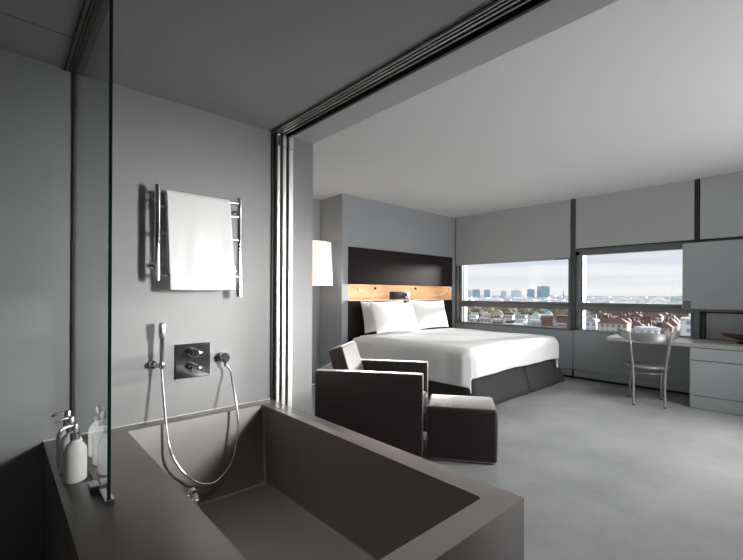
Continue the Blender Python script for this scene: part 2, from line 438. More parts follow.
def house(name, label, group, az, D, w, d, h, roofh, wall, roof, ang=None, cat='building', flat=False):
    x, y = polar(az, D)
    a = math.radians(az)+(PI/2 if ang is None else ang)
    t_ = thing(name, label, cat, (x, y, GZ), a, group)
    m_ = bpy.data.meshes.new('walls')
    V = [(-w/2, -d/2, 0), (w/2, -d/2, 0), (w/2, d/2, 0), (-w/2, d/2, 0)]
    V += [(p[0], p[1], h) for p in V]
    F = [(0, 1, 5, 4), (1, 2, 6, 5), (2, 3, 7, 6), (3, 0, 4, 7), (4, 5, 6, 7)]
    m_.from_pydata(V, [], F); uv = m_.uv_layers.new(name='UVMap')
    for p in m_.polygons:
        for li in p.loop_indices:
            co = V[m_.loops[li].vertex_index]
            uv.data[li].uv = (co[0]+300 if abs(p.normal.y) > .5 else co[1]+300, co[2]+.6)
    m_.materials.append(M[wall])
    o = bpy.data.objects.new('walls', m_); COL.objects.link(o); o.parent = t_
    e = .7
    r_ = MB()
    if flat:
        r_.box(-w/2-.4, w/2+.4, -d/2-.4, d/2+.4, h+.01, h+roofh)
    else:
        k = min(w, d)*.35
        V = [(-w/2-e, -d/2-e, h), (w/2+e, -d/2-e, h), (w/2+e, d/2+e, h), (-w/2-e, d/2+e, h)]
        V += [(-w/2+k, 0, h+roofh), (w/2-k, 0, h+roofh)] if w >= d else [(0, -d/2+k, h+roofh), (0, d/2-k, h+roofh)]
        r_.poly(V, [(0, 1, 5, 4), (1, 2, 5), (2, 3, 4, 5), (3, 0, 4), (3, 2, 1, 0)] if w >= d else [(0, 1, 4), (1, 2, 5, 4), (2, 3, 5), (3, 0, 4, 5), (3, 2, 1, 0)])
        for q in range(3):
            cx = rnd.uniform(-w/3, w/3); r_.box(cx-.6, cx+.6, -1.4, -.2, h+roofh*.4, h+roofh+1.6)
    r_.build('roof', M[roof], t_, smooth=0)
    return t_
GR = 'red-roofed houses outside the window above the desk'
LR = 'terracotta-roofed house in the crowd of red roofs outside the window above the desk'
# named front rows
house('city_building', 'cream apartment block with rows of windows outside the left part of the desk window', None, 16.6, 318, 17, 14, 20.8, 3.5, 'fac_cream', 'terracotta', PI/2-.2)
house('city_building', 'pale grey apartment block beside the cream block outside the desk window', None, 19.0, 324, 7, 14, 21.6, 3, 'fac_white', 'slate_roof', PI/2-.2)
house('city_building', 'pinkish apartment block at the far left of the view through the desk window', None, 20.55, 322, 6.5, 14, 21.5, 4, 'fac_pink', 'terracotta_b', PI/2-.2)
house('city_building', 'white corner building at the right edge of the view through the desk window', None, 9.3, 250, 7, 12, 27.5, 1, 'fac_white', 'pale_roof', PI/2, flat=True)
house('city_building', 'low grey-roofed building at the lower right of the desk window', None, 11.6, 262, 14, 14, 16.5, 1.5, 'fac_grey', 'slate_roof', PI/2-.3, flat=True)
house('city_building', 'white rooftop building with terraces behind the chair back outside the desk window', None, 13.3, 278, 9, 11, 20, 1.5, 'fac_white', 'pale_roof', PI/2+.3, flat=True)
for row, (D, n) in enumerate([(300, 3), (350, 5), (398, 6), (446, 6), (500, 7), (560, 8), (620, 9)]):
    a0, a1 = (11.6, 14.6) if row == 0 else (7.6, 21.2)
    for k in range(n):
        az = a0+(a1-a0)*(k+.5)/n
        w = D*math.radians((a1-a0)/n)*rnd.uniform(.56, .7)
        house('city_building', LR, GR, az, D+rnd.uniform(-3, 3), w, rnd.uniform(13, 17), rnd.uniform(14, 16.5)+min(row, 4)*.5, rnd.uniform(4.5, 7),
              rnd.choice(['fac_cream', 'fac_pink', 'fac_cream', 'fac_white']), rnd.choice(['terracotta', 'terracotta', 'terracotta_b']), PI/2+rnd.choice((-.12, .08, .12, -.08)))
GW = 'pale low buildings outside the window beside the bed'
LW = 'pale flat-roofed building in the near streets outside the window beside the bed'
for row, (D, n) in enumerate([(322, 8), (362, 9), (440, 9), (480, 9), (525, 9), (565, 9)]):
    for k in range(n):
        az = 21.6+14.0*(k+.5)/n+rnd.uniform(-.1, .1)
        if az < 26.6 and 380 < D < 500: continue
        w = D*math.radians(14.0/n)*rnd.uniform(.55, .68)
        house('city_building', LW, GW, az, D+rnd.uniform(-4, 4), w, rnd.uniform(11, 18), rnd.uniform(10, 14.5)+(2 if D < 370 else 0), rnd.uniform(.8, 2.4),
              rnd.choice(['fac_white', 'fac_cream', 'fac_white', 'fac_grey', 'fac_pink']), rnd.choice(['pale_roof', 'pale_roof', 'pale_roof', 'slate_roof', 'terracotta_b']), PI/2+rnd.choice((-.15, .1, .15)), flat=rnd.random() < .7)
# brick hall and domed pavilions
house('brick_hall', 'long red-brown brick hall beside the white green-domed pavilion', None, 24.15, 428, 11, 12, zof(315, 24.1, 428)-GZ, 1.5, 'brick_red', 'pale_roof', PI/2, flat=True)
house('brick_hall', 'red-brown brick wing at the right edge of the bed window', None, 22.1, 415, 12.5, 12, zof(316, 22.1, 415)-GZ, 1.5, 'brick_red', 'terracotta', PI/2, flat=True)
def pavilion(az, D, label, w, top):
    x, y = polar(az, D)
    t_ = thing('domed_pavilion', label, 'building', (x, y, GZ), math.radians(az))
    H = top-GZ-w*.55
    q = MB(); q.box(-w/2, w/2, -w/2, w/2, 0, H*.86); q.box(-w/2-.5, w/2+.5, -w/2-.5, w/2+.5, H*.86, H)
    q.build('walls', M['fac_white'], t_, smooth=0)
    wi = MB()
    for yy in (-w*.25, w*.22): wi.box(-w/2-.25, -w/2+.1, yy-w*.09, yy+w*.09, H*.4, H*.74)
    wi.build('window', M['slate_roof'], t_)
    dm = MB(); dm.lathe([(w*.5, H), (w*.5, H+w*.08), (w*.42, H+w*.26), (w*.25, H+w*.4), (w*.08, H+w*.46), (w*.06, H+w*.56), (0, H+w*.62)], 20)
    dm.build('dome', M['copper'], t_)
pavilion(25.42, 392, 'white pavilion with a pale green copper dome and two tall openings', 6.8, zof(310.8, 25.4, 392))
pavilion(23.9, 455, 'green-domed pavilion rising behind the red-brown hall', 7, zof(309.6, 23.9, 455))
# towers on the skyline
def tower(az0, az1, py0, D, mat, label):
    az = (az0+az1)/2
    x, y = polar(az, D); w = D*math.radians(az0-az1)
    h = zof(py0, az, D)-GZ
    t_ = thing('office_tower', label, 'building', (x, y, GZ), math.radians(az))
    q = MB(); q.box(-w*.35, w*.35, -w/2, w/2, 0, h, .5, 1); q.build('tower_block', M[mat], t_)
    q = MB(); q.box(-w*.2, w*.2, -w*.3, w*.3, h, h+3); q.build('roof_plant', M['pale_roof'], t_)
tower(25.3, 23.8, 285.6, 2500, 'tower_glass', 'widest and tallest blue glass tower on the skyline')
tower(26.5, 25.6, 288.5, 2400, 'tower_glass', 'smaller blue glass tower just left of the tallest one')
tower(33.5, 32.5, 289.2, 2600, 'tower_glass', 'dark teal office block on the skyline at the left end of the bed window')
tower(34.6, 33.55, 290.2, 2700, 'tower_pale', 'pale blue office block at the very left of the skyline')
tower(32.0, 31.2, 289.4, 2500, 'tower_glass', 'narrow dark teal block, second from the left on the skyline')
tower(29.8, 29.1, 290.4, 2900, 'tower_pale', 'low pale block between the two groups of towers on the skyline')
tower(28.5, 27.2, 289.8, 3200, 'tower_pale', 'wide pale block on the skyline left of the glass towers')
# chimney-like spire
x, y = polar(22.2, 1900)
t_ = MB(); t_.tube([(0, 0, 0), (0, 0, zof(289.5, 22.2, 1900)-GZ)], [5, .8], 8)
tag(t_.build('church_spire', M['slate_roof'], loc=(x, y, GZ)), 'thin church spire on the skyline right of the glass towers', 'spire')
x, y = polar(10.3, 1500)
t_ = MB(); t_.lathe([(34, 0), (34, 14), (30, 22), (20, 29), (8, 32), (0, 33)], 24)
tag(t_.build('domed_hall', M['copper'], loc=(x, y, GZ)), 'pale green domed hall at the right end of the desk window view', 'building')
# trees of the park strip
def tree(az, D, r, mat):
    x, y = polar(az, D)
    t_ = thing('park_tree', 'autumn tree in the park strip outside the window beside the bed', 'tree', (x, y, GZ), rnd.random()*6, 'park trees outside the window beside the bed')
    q = MB(); bmesh.ops.create_icosphere(q.bm, subdivisions=2, radius=r)
    for v in q.bm.verts:
        v.co *= 1+rnd.uniform(-.22, .22); v.co.z = v.co.z*.8+r*1.05
    q.build('crown', M[mat], t_, smooth=0)
    q = MB(); q.tube([(0, 0, 0), (0, 0, r*.9)], [r*.1, r*.06], 7); q.build('trunk', M['trunk'], t_)
spots = []
for k in range(400):
    az, D = (rnd.uniform(27.8, 34.6) if rnd.random() < .8 else rnd.uniform(21.5, 27.5)), rnd.uniform(600, 880)
    p_ = Vector(polar(az, D)); r_ = rnd.uniform(7, 11)
    if len(spots) < 30 and all((p_-q_).length > 1.3*(r_+s_) for q_, s_ in spots):
        spots.append((p_, r_)); tree(az, D, r_, rnd.choice(['leaf', 'leaf', 'leaf_b']))

# ------------------------------------------------------------------ bathtub
RIM = .619
TX0, TX1, TY0, TY1 = .16, 1.346, .6765, YT-.004
IX0, IX1, IY0, IY1 = .487, 1.2345, .7746, 2.348
def tub():
    bm = bmesh.new()
    def ring(x0, x1, y0, y1, z): return [bm.verts.new(p) for p in ((x0, y0, z), (x1, y0, z), (x1, y1, z), (x0, y1, z))]
    A = ring(TX0, TX1, TY0, TY1, 0); B = ring(TX0, TX1, TY0, TY1, RIM)
    C = ring(IX0, IX1, IY0, IY1, RIM); D = ring(IX0+.03, IX1-.025, IY0+.1, IY1-.09, .165)
    def q(P, Q):
        return [bm.faces.new((P[i], P[(i+1) % 4], Q[(i+1) % 4], Q[i])) for i in range(4)]
    bm.faces.new(list(reversed(A))); q(A, B); q(B, C); q(C, D); bm.faces.new(D)
    bmesh.ops.recalc_face_normals(bm, faces=bm.faces)
    bm.edges.ensure_lookup_table()
    soft, hard = [], []
    for e in bm.edges:
        a, b_ = e.verts
        if a in D and b_ in D or (a in C and b_ in D) or (a in D and b_ in C): soft.append(e)
        elif a.co.z > .6 and b_.co.z > .6 and (a in C) == (b_ in C): hard.append(e)
        elif (a in A and b_ in B) or (a in B and b_ in A): hard.append(e)
    bmesh.ops.bevel(bm, geom=soft, offset=.016, segments=4, profile=.5, affect='EDGES')
    hard = [e for e in hard if e.is_valid]
    bmesh.ops.bevel(bm, geom=hard, offset=.004, segments=2, profile=.5, affect='EDGES')
    o = MB(); o.bm.free(); o.bm = bm
    return o
tb = thing('bathtub', 'deep rectangular taupe bathtub with a wide ledge on its left', 'bathtub', (0, 0, 0))
tub().build('tub_body', M['tub'], tb, smooth=40)
x = MB(); x.box(TX0, TX1+.0, YT-.007, YT-.0005, RIM+.0005, RIM+.006)
x.build('sealant_line', M['seal'], tb)['label'] = 'thin pale sealant line along the wall'
ov = MB(); ov.lathe([(0, .05), (.034, .05), (.040, .046), (.041, .035), (.036, .03), (.022, .028), (.02, 0)], 28, (IX0+.003, 1.535, .565), 'x')
ov.build('overflow_knob', M['chrome'], tb)['label'] = 'round chrome overflow knob'

# ------------------------------------------------------------------ glass screen, clamp, track
GX = .275
gs = thing('glass_screen', 'frameless clear glass screen standing on the bathtub ledge', 'glass screen', (GX, 2.0, RIM))
x = MB(); x.box(-.005, .005, -.415, .447, .004, HB-RIM-.02); x.build('pane', M['screen'], gs)
x = MB(); x.box(-.0052, .0052, -.4185, -.415, .004, HB-RIM-.02, .001, 1); x.build('edge', M['glass_edge'], gs)['label'] = 'dark green polished edge'
x = MB(); x.box(-.012, .012, -.40, .447, 0, .012); x.build('floor_channel', M['track_brown'], gs)
x = MB(); x.box(-.014, .014, -.44, -.33, .0005, .022, .002, 1); x.box(-.036, -.008, -.31, -.25, .0005, .028, .003, 1); x.build('clamp', M['chrome_dull'], gs)
x = MB(); x.box(-.007, .007, .438, .449, .01, HB-RIM); x.build('wall_channel', M['track_dark'], gs)
# bronze track on the ceiling above the screen
t_ = thing('ceiling_track', 'bronze ceiling track above the glass screen', 'track', (.259, 0, HB))
x = MB(); x.box(-.026, .026, YN+.01, YT-.001, -.006, -.0005); x.build('track_base', M['track_dark'], t_)
x = MB()
for a, c in ((-.024, -.012), (-.008, -.001), (.004, .009), (.013, .024)): x.box(a, c, YN+.01, YT-.002, -.012, -.006, .001, 1)
x.build('rail', M['track_brown'], t_)
b = MB(); b.box(XB, .42, 2.127, 2.130, HB-.002, HB+.001)
struct(b.build('trim_15', plain('seam_grey', (.2, .2, .2), .6)), 'thin seam across the bathroom ceiling', 'seam')

# sliding-door tracks on the dropped ceiling
t_ = thing('ceiling_track', 'three-channel sliding door track along the edge of the bathroom ceiling', 'track', (1.395, 0, HB))
x = MB(); x.box(-.055, .055, YN+.01, YT-.001, -.004, -.0005); x.build('track_base', M['black'], t_)
x = MB()
for a, c in ((-.055, -.047), (-.036, -.028), (-.015, -.005), (.012, .022)): x.box(a, c, YN+.01, YT-.002, -.016, -.004, .001, 1)
x.build('rail', M['steel'], t_)
x = MB(); x.box(.040, .055, YN+.01, YT-.002, -.03, -.004); x.build('outer_lip', M['track_dark'], t_)
def door_edge(x0, x1, label, slot):
    d = thing('sliding_door_edge', label, 'door edge', ((x0+x1)/2, YT-.001, 0), 0, 'sliding door edges beside the bathtub')
    h = (x1-x0)/2
    q = MB(); q.box(-h, h, -.04, 0, 0, HB-.10, .003, 1); q.build('profile', M['alu'], d)
    q = MB(); q.box(-h-.001, h+.001, -.042, 0, HB-.098, HB-.017, .003, 1); q.build('end_cap', M['alu'], d)
    if slot:
        q = MB(); q.box(-h*.5, h*.7, -.045, -.0405, HB-.094, HB-.03); q.build('slot', M['black'], d)
door_edge(1.362, 1.384, 'aluminium sliding door edge nearest the bathtub wall, with a black slot at its top', True)
door_edge(1.404, 1.430, 'middle of the three aluminium sliding door edges', False)
door_edge(1.450, 1.484, 'aluminium sliding door edge nearest the bedroom', False)
b = MB(); b.box(1.340, 1.362, YT-.012, YT-.0005, 0, HB-.01)
for a, c in ((1.384, 1.404), (1.430, 1.450)): b.box(a, c, YT-.012, YT-.0005, 0, HB-.01)
struct(b.build('trim_16', M['black']), 'dark gaps between the sliding door edges', 'gap')

# ------------------------------------------------------------------ towel warmer, towel
tw = thing('towel_warmer', 'chrome wall towel warmer with horizontal rungs', 'towel warmer', (.85, YT, 1.35))
def post(x, z0, z1):
    q = MB(); q.tube([(x, -.09, z0), (x, -.09, z1)], .0155, 18); q.build('upright', M['chrome'], tw)
post(-.225, .04, .545); post(.228, -.022, .545)
for z in (.512, .43, .29, .07):
    q = MB(); q.tube([(-.222, -.09, z), (.226, -.09, z)], .0095, 12); q.build('rung', M['chrome'], tw)
for xx in (-.225, .228):
    for z in (.47, .12):
        q = MB(); q.tube([(xx, -.082, z), (xx, -.002, z)], .008, 10); q.lathe([(0, -.012), (.016, -.012), (.018, -.001), (0, -.001)], 16, (xx, 0, z), 'y'); q.build('wall_bracket', M['chrome'], tw)
q = MB(); q.lathe([(0, -.05), (.019, -.05), (.019, .03), (0, .03)], 18, (.228, -.09, .0)); q.build('valve', M['chrome_dull'], tw)

def towel():
    bm = bmesh.new()
    nu, nv = 36, 60
    Lf, Lb, R = .524, .48, .0135
    grid = []
    for j in range(nv+1):
        s = -Lb + (Lf+Lb+PI*R)*j/nv
        if s < 0: y, z = R, s
        elif s < PI*R: a = s/R; y, z = R*math.cos(a), R*math.sin(a)
        else: y, z = -R, -(s-PI*R)
        row = []
        for i in range(nu+1):
            u = i/nu
            drop = max(0, -z)
            xx = -.186 + u*.350
            xx += (.018+.016*u)*drop/.54
            wv = .003*math.sin(u*9+1.2)*min(1, drop*3) + .0013*math.sin(u*23+drop*6)*min(1, drop*2)
            yy = y + wv*(1 if y < 0 else .4) - (.012*min(1, drop*2) if y < 0 else 0)
            zz = z + (-.003*math.sin(u*3.1+.4) if drop > 0 else 0)*min(1, drop*2)
            row.append(bm.verts.new((xx, yy, zz)))
        grid.append(row)
    for j in range(nv):
        for i in range(nu): bm.faces.new((grid[j][i], grid[j][i+1], grid[j+1][i+1], grid[j+1][i]))
    o = MB(); o.bm.free(); o.bm = bm
    return o
tl = towel().build('towel', M['towel'], loc=(.85, YT-.09, 1.35+.512+.0))
tag(tl, 'white towel hanging over the chrome towel warmer', 'towel')
mod = tl.modifiers.new('thick', 'SOLIDIFY'); mod.thickness = .007; mod.offset = 0
mod = tl.modifiers.new('sub', 'SUBSURF'); mod.levels = 1; mod.render_levels = 1

# ------------------------------------------------------------------ shower fittings
hs = thing('hand_shower', 'slim chrome hand shower in its wall holder with a looping hose', 'hand shower', (.655, YT, .93))
q = MB(); q.tube([(0, -.062, -.02), (0, -.066, .155)], [.0105, .0125], 16); q.build('handle', M['chrome'], hs)
q = MB(); q.box(-.0155, .0155, -.082, -.054, .145, .228, .006, 3); q.build('spray_head', M['chrome_dull'], hs)
q = MB(); q.lathe([(0, -.03), (.02, -.03), (.022, -.026), (.022, -.001), (0, -.001)], 22, (-.03, 0, .0), 'y'); q.tube([(-.03, -.025, 0), (-.022, -.05, 0), (0, -.062, 0)], .011, 12); q.lathe([(.016, -.016), (.018, -.012), (.018, .012), (.016, .016), (.0, .016), (0, -.016), (.016, -.016)], 18, (0, -.062, 0)); q.build('wall_holder', M['chrome'], hs)
hose = [(0, -.062, -.02), (.002, -.075, -.10), (.004, -.10, -.21)]
for hx_, hz_, hy_ in [(.667, .543, 2.30), (.692, .447, 2.26), (.743, .352, 2.23), (.807, .283, 2.22), (.861, .25, 2.21), (.918, .244, 2.21), (.976, .278, 2.215), (1.023, .34, 2.225),
                      (1.047, .452, 2.245), (1.053, .569, 2.275), (1.04, .678, 2.31), (1.021, .782, 2.355), (1.005, .865, 2.395)]:
    k_ = hy_/2.31
    hose.append((hx_*k_-.655, hy_-YT, 1.32-(1.32-hz_)*k_-.93))
hose.append((.36, -.045, -.035))
hose = smooth_path(hose, 7)
q = MB(); q.tube(hose, .0062, 10); q.build('hose', M['chrome_dull'], hs)
q = MB(); q.lathe([(0, -.055), (.02, -.055), (.029, -.048), (.031, -.03), (.025, -.018), (.027, -.012), (.027, -.001), (0, -.001)], 24, (.36, 0, .003), 'y'); q.tube([(.36, -.045, -.01), (.36, -.045, -.05)], [.011, .009], 12); q.build('wall_outlet', M['chrome'], hs)

th = thing('shower_mixer', 'square chrome thermostatic shower mixer plate with two knobs', 'shower mixer', (.84, YT, .93))
q = MB(); q.box(-.097, .097, -.012, -.0005, -.099, .099, .002, 1); q.build('plate', M['chrome'], th)
for z, nm in ((.048, 'flow_knob'), (-.04, 'temperature_knob')):
    k = MB(); k.lathe([(0, -.068), (.021, -.068), (.025, -.064), (.025, -.035), (.028, -.032), (.028, -.012), (0, -.012)], 26, (-.008, 0, z), 'y')
    kk = k.build(nm, M['chrome'], th)
    l = MB(); l.box(-.012, .034, -.066, -.052, z-.006, z+.006, .003, 2); l.build('lever', M['chrome'], kk)

# ------------------------------------------------------------------ soap bottles
def bottle(loc, label, rz):
    t_ = thing('soap_bottle', label, 'bottle', loc, rz, 'white pump bottles on the bathtub ledge')
    q = MB(); q.lathe([(0, 0), (.034, 0), (.0375, .004), (.0375, .112), (.036, .120), (.028, .134), (.017, .145), (.0145, .150), (.0145, .156), (0, .156)], 32); q.build('body', M['ceramic'], t_)
    q = MB(); q.lathe([(0, .154), (.0165, .154), (.0165, .176), (.012, .179), (0, .179)], 22); q.build('collar', M['steel'], t_)
    q = MB(); q.lathe([(.0, .178), (.005, .178), (.005, .186), (.011, .187), (.011, .208), (.009, .212), (0, .212)], 20)
    q.tube(smooth_path([(0, 0, .206), (.022, 0, .207), (.042, 0, .204), (.052, 0, .198)], 4), [.0052]*9+[.0046]*4, 10); q.build('pump', M['steel'], t_)
bottle((.216, 1.868, RIM), 'white pump bottle nearest the camera on the ledge beside the glass screen', math.radians(203))
bottle((.216, 1.985, RIM), 'white pump bottle in the middle of the row beside the glass screen', math.radians(190))
bottle((.216, 2.09, RIM), 'white pump bottle farthest back in the row, nearest the wall', math.radians(185))

# ------------------------------------------------------------------ alcove floor lamp
fl = thing('floor_lamp', 'floor lamp with a tall pale wood-grained shade in the alcove', 'lamp', (3.405, 5.08, 0))
q = MB(); q.lathe([(0, 0), (.17, 0), (.17, .015), (.16, .02), (0, .022)], 36); q.build('base', M['steel'], fl)
q = MB(); q.tube([(0, 0, .02), (0, 0, 1.8)], .011, 12); q.build('pole', M['steel'], fl)
q = MB(); q.lathe([(.352, 1.447), (.325, 2.075), (.319, 2.075), (.346, 1.447), (.352, 1.447)], 64); q.build('lamp_shade', M['shade'], fl)
q = MB(); q.lathe([(.0, 1.72), (.03, 1.74), (.045, 1.79), (.03, 1.84), (.0, 1.86)], 20); q.build('bulb', M['white'], fl)

# ------------------------------------------------------------------ headboard, niche
hb = thing('headboard', 'dark brown upholstered headboard wall panel with a lit maple recess', 'headboard', (5.304, YH, 0))
hx = 1.3215
q = MB(); q.box(-hx, hx, -.022, -.001, 1.473, 2.05, .004, 2); q.build('upper_panel', M['board'], hb)
q = MB(); q.box(-hx, hx, -.022, -.001, .12, z0, .004, 2); q.build('lower_panel', M['board'], hb)
q = MB()
q.box(-hx+.001, hx-.001, .366, .3785, z0+.001, z1-.001); q.box(-hx+.001, -hx+.012, 0, .366, z0+.001, z1-.001); q.box(hx-.012, hx-.001, 0, .366, z0+.001, z1-.001)
q.box(-hx+.012, hx-.012, -.018, .366, z0+.001, z0+.012); q.box(-hx+.012, hx-.012, 0, .366, z1-.012, z1-.001)
q.build('recess_lining', M['maple'], hb, smooth=0)['label'] = 'maple lined recess'
ls = MB(); ls.box(-hx+.05, hx-.06, .004, .016, z1-.024, z1-.0125); ls.build('led_strip', M['led'], hb)

ck = thing('clock_radio', 'black clock radio on the lit shelf of the headboard', 'clock radio', (5.23, 4.965, z0+.0125))
q = MB(); q.box(-.19, .19, -.06, .06, .012, .142, .008, 2); q.build('body', M['plastic'], ck)
q = MB(); q.box(.0, .15, -.064, -.0605, .05, .12, .002, 1); q.build('display', plain('display_glass', (.02, .024, .03), .08), ck)
q = MB(); q.box(-.185, .30, -.075, .08, .0, .012, .004, 1); q.build('base_tray', M['plastic'], ck)
q = MB(); q.lathe([(0, -.02), (.014, -.02), (.014, -.0), (0, 0)], 16, (.09, -.0645, .045), 'y'); q.build('knob', M['steel'], ck)
cd = MB(); cd.box(-.05, .05, -.003, .003, 0, .115, .002, 1)
co = cd.build('card', M['white'], loc=(5.475, 4.98, z0+.0255)); tag(co, 'small white card standing beside the clock radio', 'card')
def reading(label, pts, parent_loc):
    t_ = thing('reading_lamp', label, 'lamp', parent_loc, 0, 'gooseneck reading lamps in the headboard recess')
    P = smooth_path(pts, 8)
    q = MB(); q.tube(P, .0042, 8); q.build('gooseneck', M['white'], t_)
    q = MB(); q.tube([Vector(pts[-1])+Vector((0, 0, -.022)), Vector(pts[-1])+Vector((0, 0, .014))], [.010, .007], 12); q.build('lamp_head', M['plastic'], t_)
    q = MB(); q.lathe([(0, -.018), (.022, -.018), (.022, 0), (0, 0)], 16, pts[0], 'y'); q.build('mount', M['plastic'], t_)
reading('thin gooseneck reading lamp in the left part of the lit recess', [(.26, -.001, .165), (.20, -.05, .07), (.12, -.09, .025), (.0, -.10, .065), (-.13, -.10, .12), (-.24, -.11, .14)], (4.63, 5.236, z0+.045))
reading('thin pale gooseneck reading lamp arcing in the right part of the lit recess', [(-.40, -.001, .19), (-.28, -.06, .10), (-.08, -.14, .055), (.10, -.22, .07), (.20, -.28, .13), (.235, -.31, .20)], (6.36, 5.236, z0+.03))

# ------------------------------------------------------------------ bed
bd = thing('bed', 'wide bed with a white duvet and a charcoal skirt', 'bed', (5.10, 3.72, 0))
BX0, BX1, BY0, BY1 = -1.155, 1.21, -1.10, 1.12     # local
def L(x, y, z): return (x, y, z)
q = MB(); q.box(BX0+.06, BX1-.06, BY0+.06, BY1, .06, .34, .02, 2); q.build('base', M['skirt'], bd)
q = MB(); q.box(BX0+.05, BX1-.05, BY0+.06, BY1, .345, .655, .08, 4); q.build('mattress', M['linen'], bd)
# skirt: flared panels, split in the middle of the foot
def skirt_panel(pts_top, pts_bot, name='skirt'):
    n = 14; bm = bmesh.new(); rows = []
    for (A, B) in ((pts_top[0], pts_top[1]),):
        pass
    for j in range(7):
        v = j/6; row = []
        for i in range(n+1):
            u = i/n
            t0 = Vector(pts_top[0]).lerp(Vector(pts_top[1]), u); b0 = Vector(pts_bot[0]).lerp(Vector(pts_bot[1]), u)
            p = t0.lerp(b0, v)
            p.y += -.006*math.sin(u*7)*v if abs(pts_top[0][1]-pts_top[1][1]) < .1 else 0
            row.append(bm.verts.new(p))
        rows.append(row)
    for j in range(6):
        for i in range(n): bm.faces.new((rows[j][i], rows[j][i+1], rows[j+1][i+1], rows[j+1][i]))
    o = MB(); o.bm.free(); o.bm = bm
    ob = o.build(name, M['skirt'], bd)
    s = ob.modifiers.new('thick', 'SOLIDIFY'); s.thickness = .008
    return ob
zt = .42
skirt_panel([(BX0+.055, BY0+.05, zt), (.115, BY0+.05, zt)], [(BX0+.045, BY0-.05, .004), (.165, BY0-.045, .004)])
skirt_panel([(.125, BY0+.05, zt), (BX1-.055, BY0+.05, zt)], [(.185, BY0-.045, .004), (BX1+.08, BY0-.04, .004)])
skirt_panel([(BX0+.05, BY1, zt), (BX0+.05, BY0+.05, zt)], [(BX0+.04, BY1, .004), (BX0+.045, BY0-.045, .004)])
skirt_panel([(BX1-.05, BY0+.05, zt), (BX1-.05, BY1, zt)], [(BX1+.08, BY0-.035, .004), (BX1+.06, BY1, .004)])
def duvet():
    """sheet draped over the mattress: flat top, rounded edges, hanging left, right and foot"""
    bm = bmesh.new()
    R = .13; top = .69
    hx0, hx1 = BX0-.06, BX1+.0
    cx, hw = (hx0+hx1)/2, (hx1-hx0)/2
    fy = BY0-.035; head = .87
    dropL, dropF = .42, .22
    def prof(d, drop):
        # d: arc distance beyond the flat part -> (outward, down)
        q_ = PI/2*R
        if d <= 0: return d, 0
        if d < q_: a = d/R; return R*math.sin(a), R*(1-math.cos(a))
        return R+.02*(d-q_), R+(d-q_)
    nx, ny = 84, 66
    fl = hw-R
    totx = fl+PI/2*R+(dropL-R)
    toty = (head-(fy+R))
    tot = toty+PI/2*R+(dropF+.11-R)
    rows = []
    for j in range(ny+1):
        sy_ = -0.0+tot*j/ny
        row = []
        for i in range(nx+1):
            sx_ = -totx+2*totx*i/nx
            ox, zx = prof(abs(sx_)-fl, dropL); oy, zy = prof(sy_-toty, dropF)
            X = cx+math.copysign(fl+ox, sx_); Y = (fy+R)-oy if sy_ > toty else head-sy_
            dz = max(zx, zy)+.22*min(zx, zy)
            # round the vertical corner a little
            kx = max(0, min(1, ox/R)) if ox > 0 else 0; ky = max(0, min(1, oy/R)) if oy > 0 else 0
            k = kx*ky
            X -= math.copysign(.055*k, sx_); Y += .045*k
            z = top-dz
            crown = .022*(1-(abs(sx_)/totx)**2)
            wr = .0025*math.sin(X*5.1+Y*2.3)+.002*math.sin(X*2.7-Y*6.1+1)+.0012*math.sin(X*11+Y*7)
            z += crown+wr
            if zx > R*.9: X += math.copysign(1, sx_)*(.012*math.sin(Y*7.5)+.006*math.sin(Y*17))
            if zy > R*.9: Y -= .010*math.sin(X*6.3)+.004*math.sin(X*15)
            row.append(bm.verts.new((X, Y, z)))
        rows.append(row)
    for j in range(ny):
        for i in range(nx): bm.faces.new((rows[j][i], rows[j][i+1], rows[j+1][i+1], rows[j+1][i]))
    o = MB(); o.bm.free(); o.bm = bm
    return o
dv = duvet().build('duvet', M['linen'], bd, smooth=80)
s = dv.modifiers.new('thick', 'SOLIDIFY'); s.thickness = .03; s.offset = -1
s = dv.modifiers.new('sub', 'SUBSURF'); s.levels = 1; s.render_levels = 1

def pillow_mesh(w=.97, h=.50, T=.085):
    bm = bmesh.new(); n = 26
    def P(u, v, side):
        au, av = abs(u), abs(v)
        x = u*w/2*(1-.035*(1-u*u)*0-.045*(1-v*v)*au**3)
        z = v*h/2*(1-.07*(1-u*u)*av**3)
        th = ((1-au**2.6)*(1-av**2.6))
        th = max(0, th)**.55
        y = side*T*th*(1+.12*math.sin(3*u+1)*math.cos(2*v))
        return (x, y, z)
    grids = []
    for side in (-1, 1):
        g = []
        for j in range(n+1):
            g.append([bm.verts.new(P(math.sin(PI/2*(-1+2*i/n)), math.sin(PI/2*(-1+2*j/n)), side)) for i in range(n+1)])
        grids.append(g)
        for j in range(n):
            for i in range(n): bm.faces.new((g[j][i], g[j][i+1], g[j+1][i+1], g[j+1][i]))
    bmesh.ops.remove_doubles(bm, verts=bm.verts, dist=1e-5)
    o = MB(); o.bm.free(); o.bm = bm
    return o
def pillow(x, y, lean, rz, label, roll=0, zc=.965):
    o = pillow_mesh().build('pillow', M['linen'], smooth=80)
    o.location = (x, y, zc); o.rotation_euler = (math.radians(lean), math.radians(roll), math.radians(rz))
    tag(o, label, 'pillow', 'white pillows against the headboard')
pillow(4.66, 4.745, -11, 0, 'white pillow at the back of the left pair against the headboard', -1)
pillow(4.55, 4.40, -21, 1, 'white pillow at the front of the left pair on the bed', 1.5)
pillow(5.76, 4.745, -11, 0, 'white pillow at the back of the right pair near the window', 1)
pillow(5.54, 4.555, -14, -1, 'white pillow at the front of the right pair on the bed', -1)

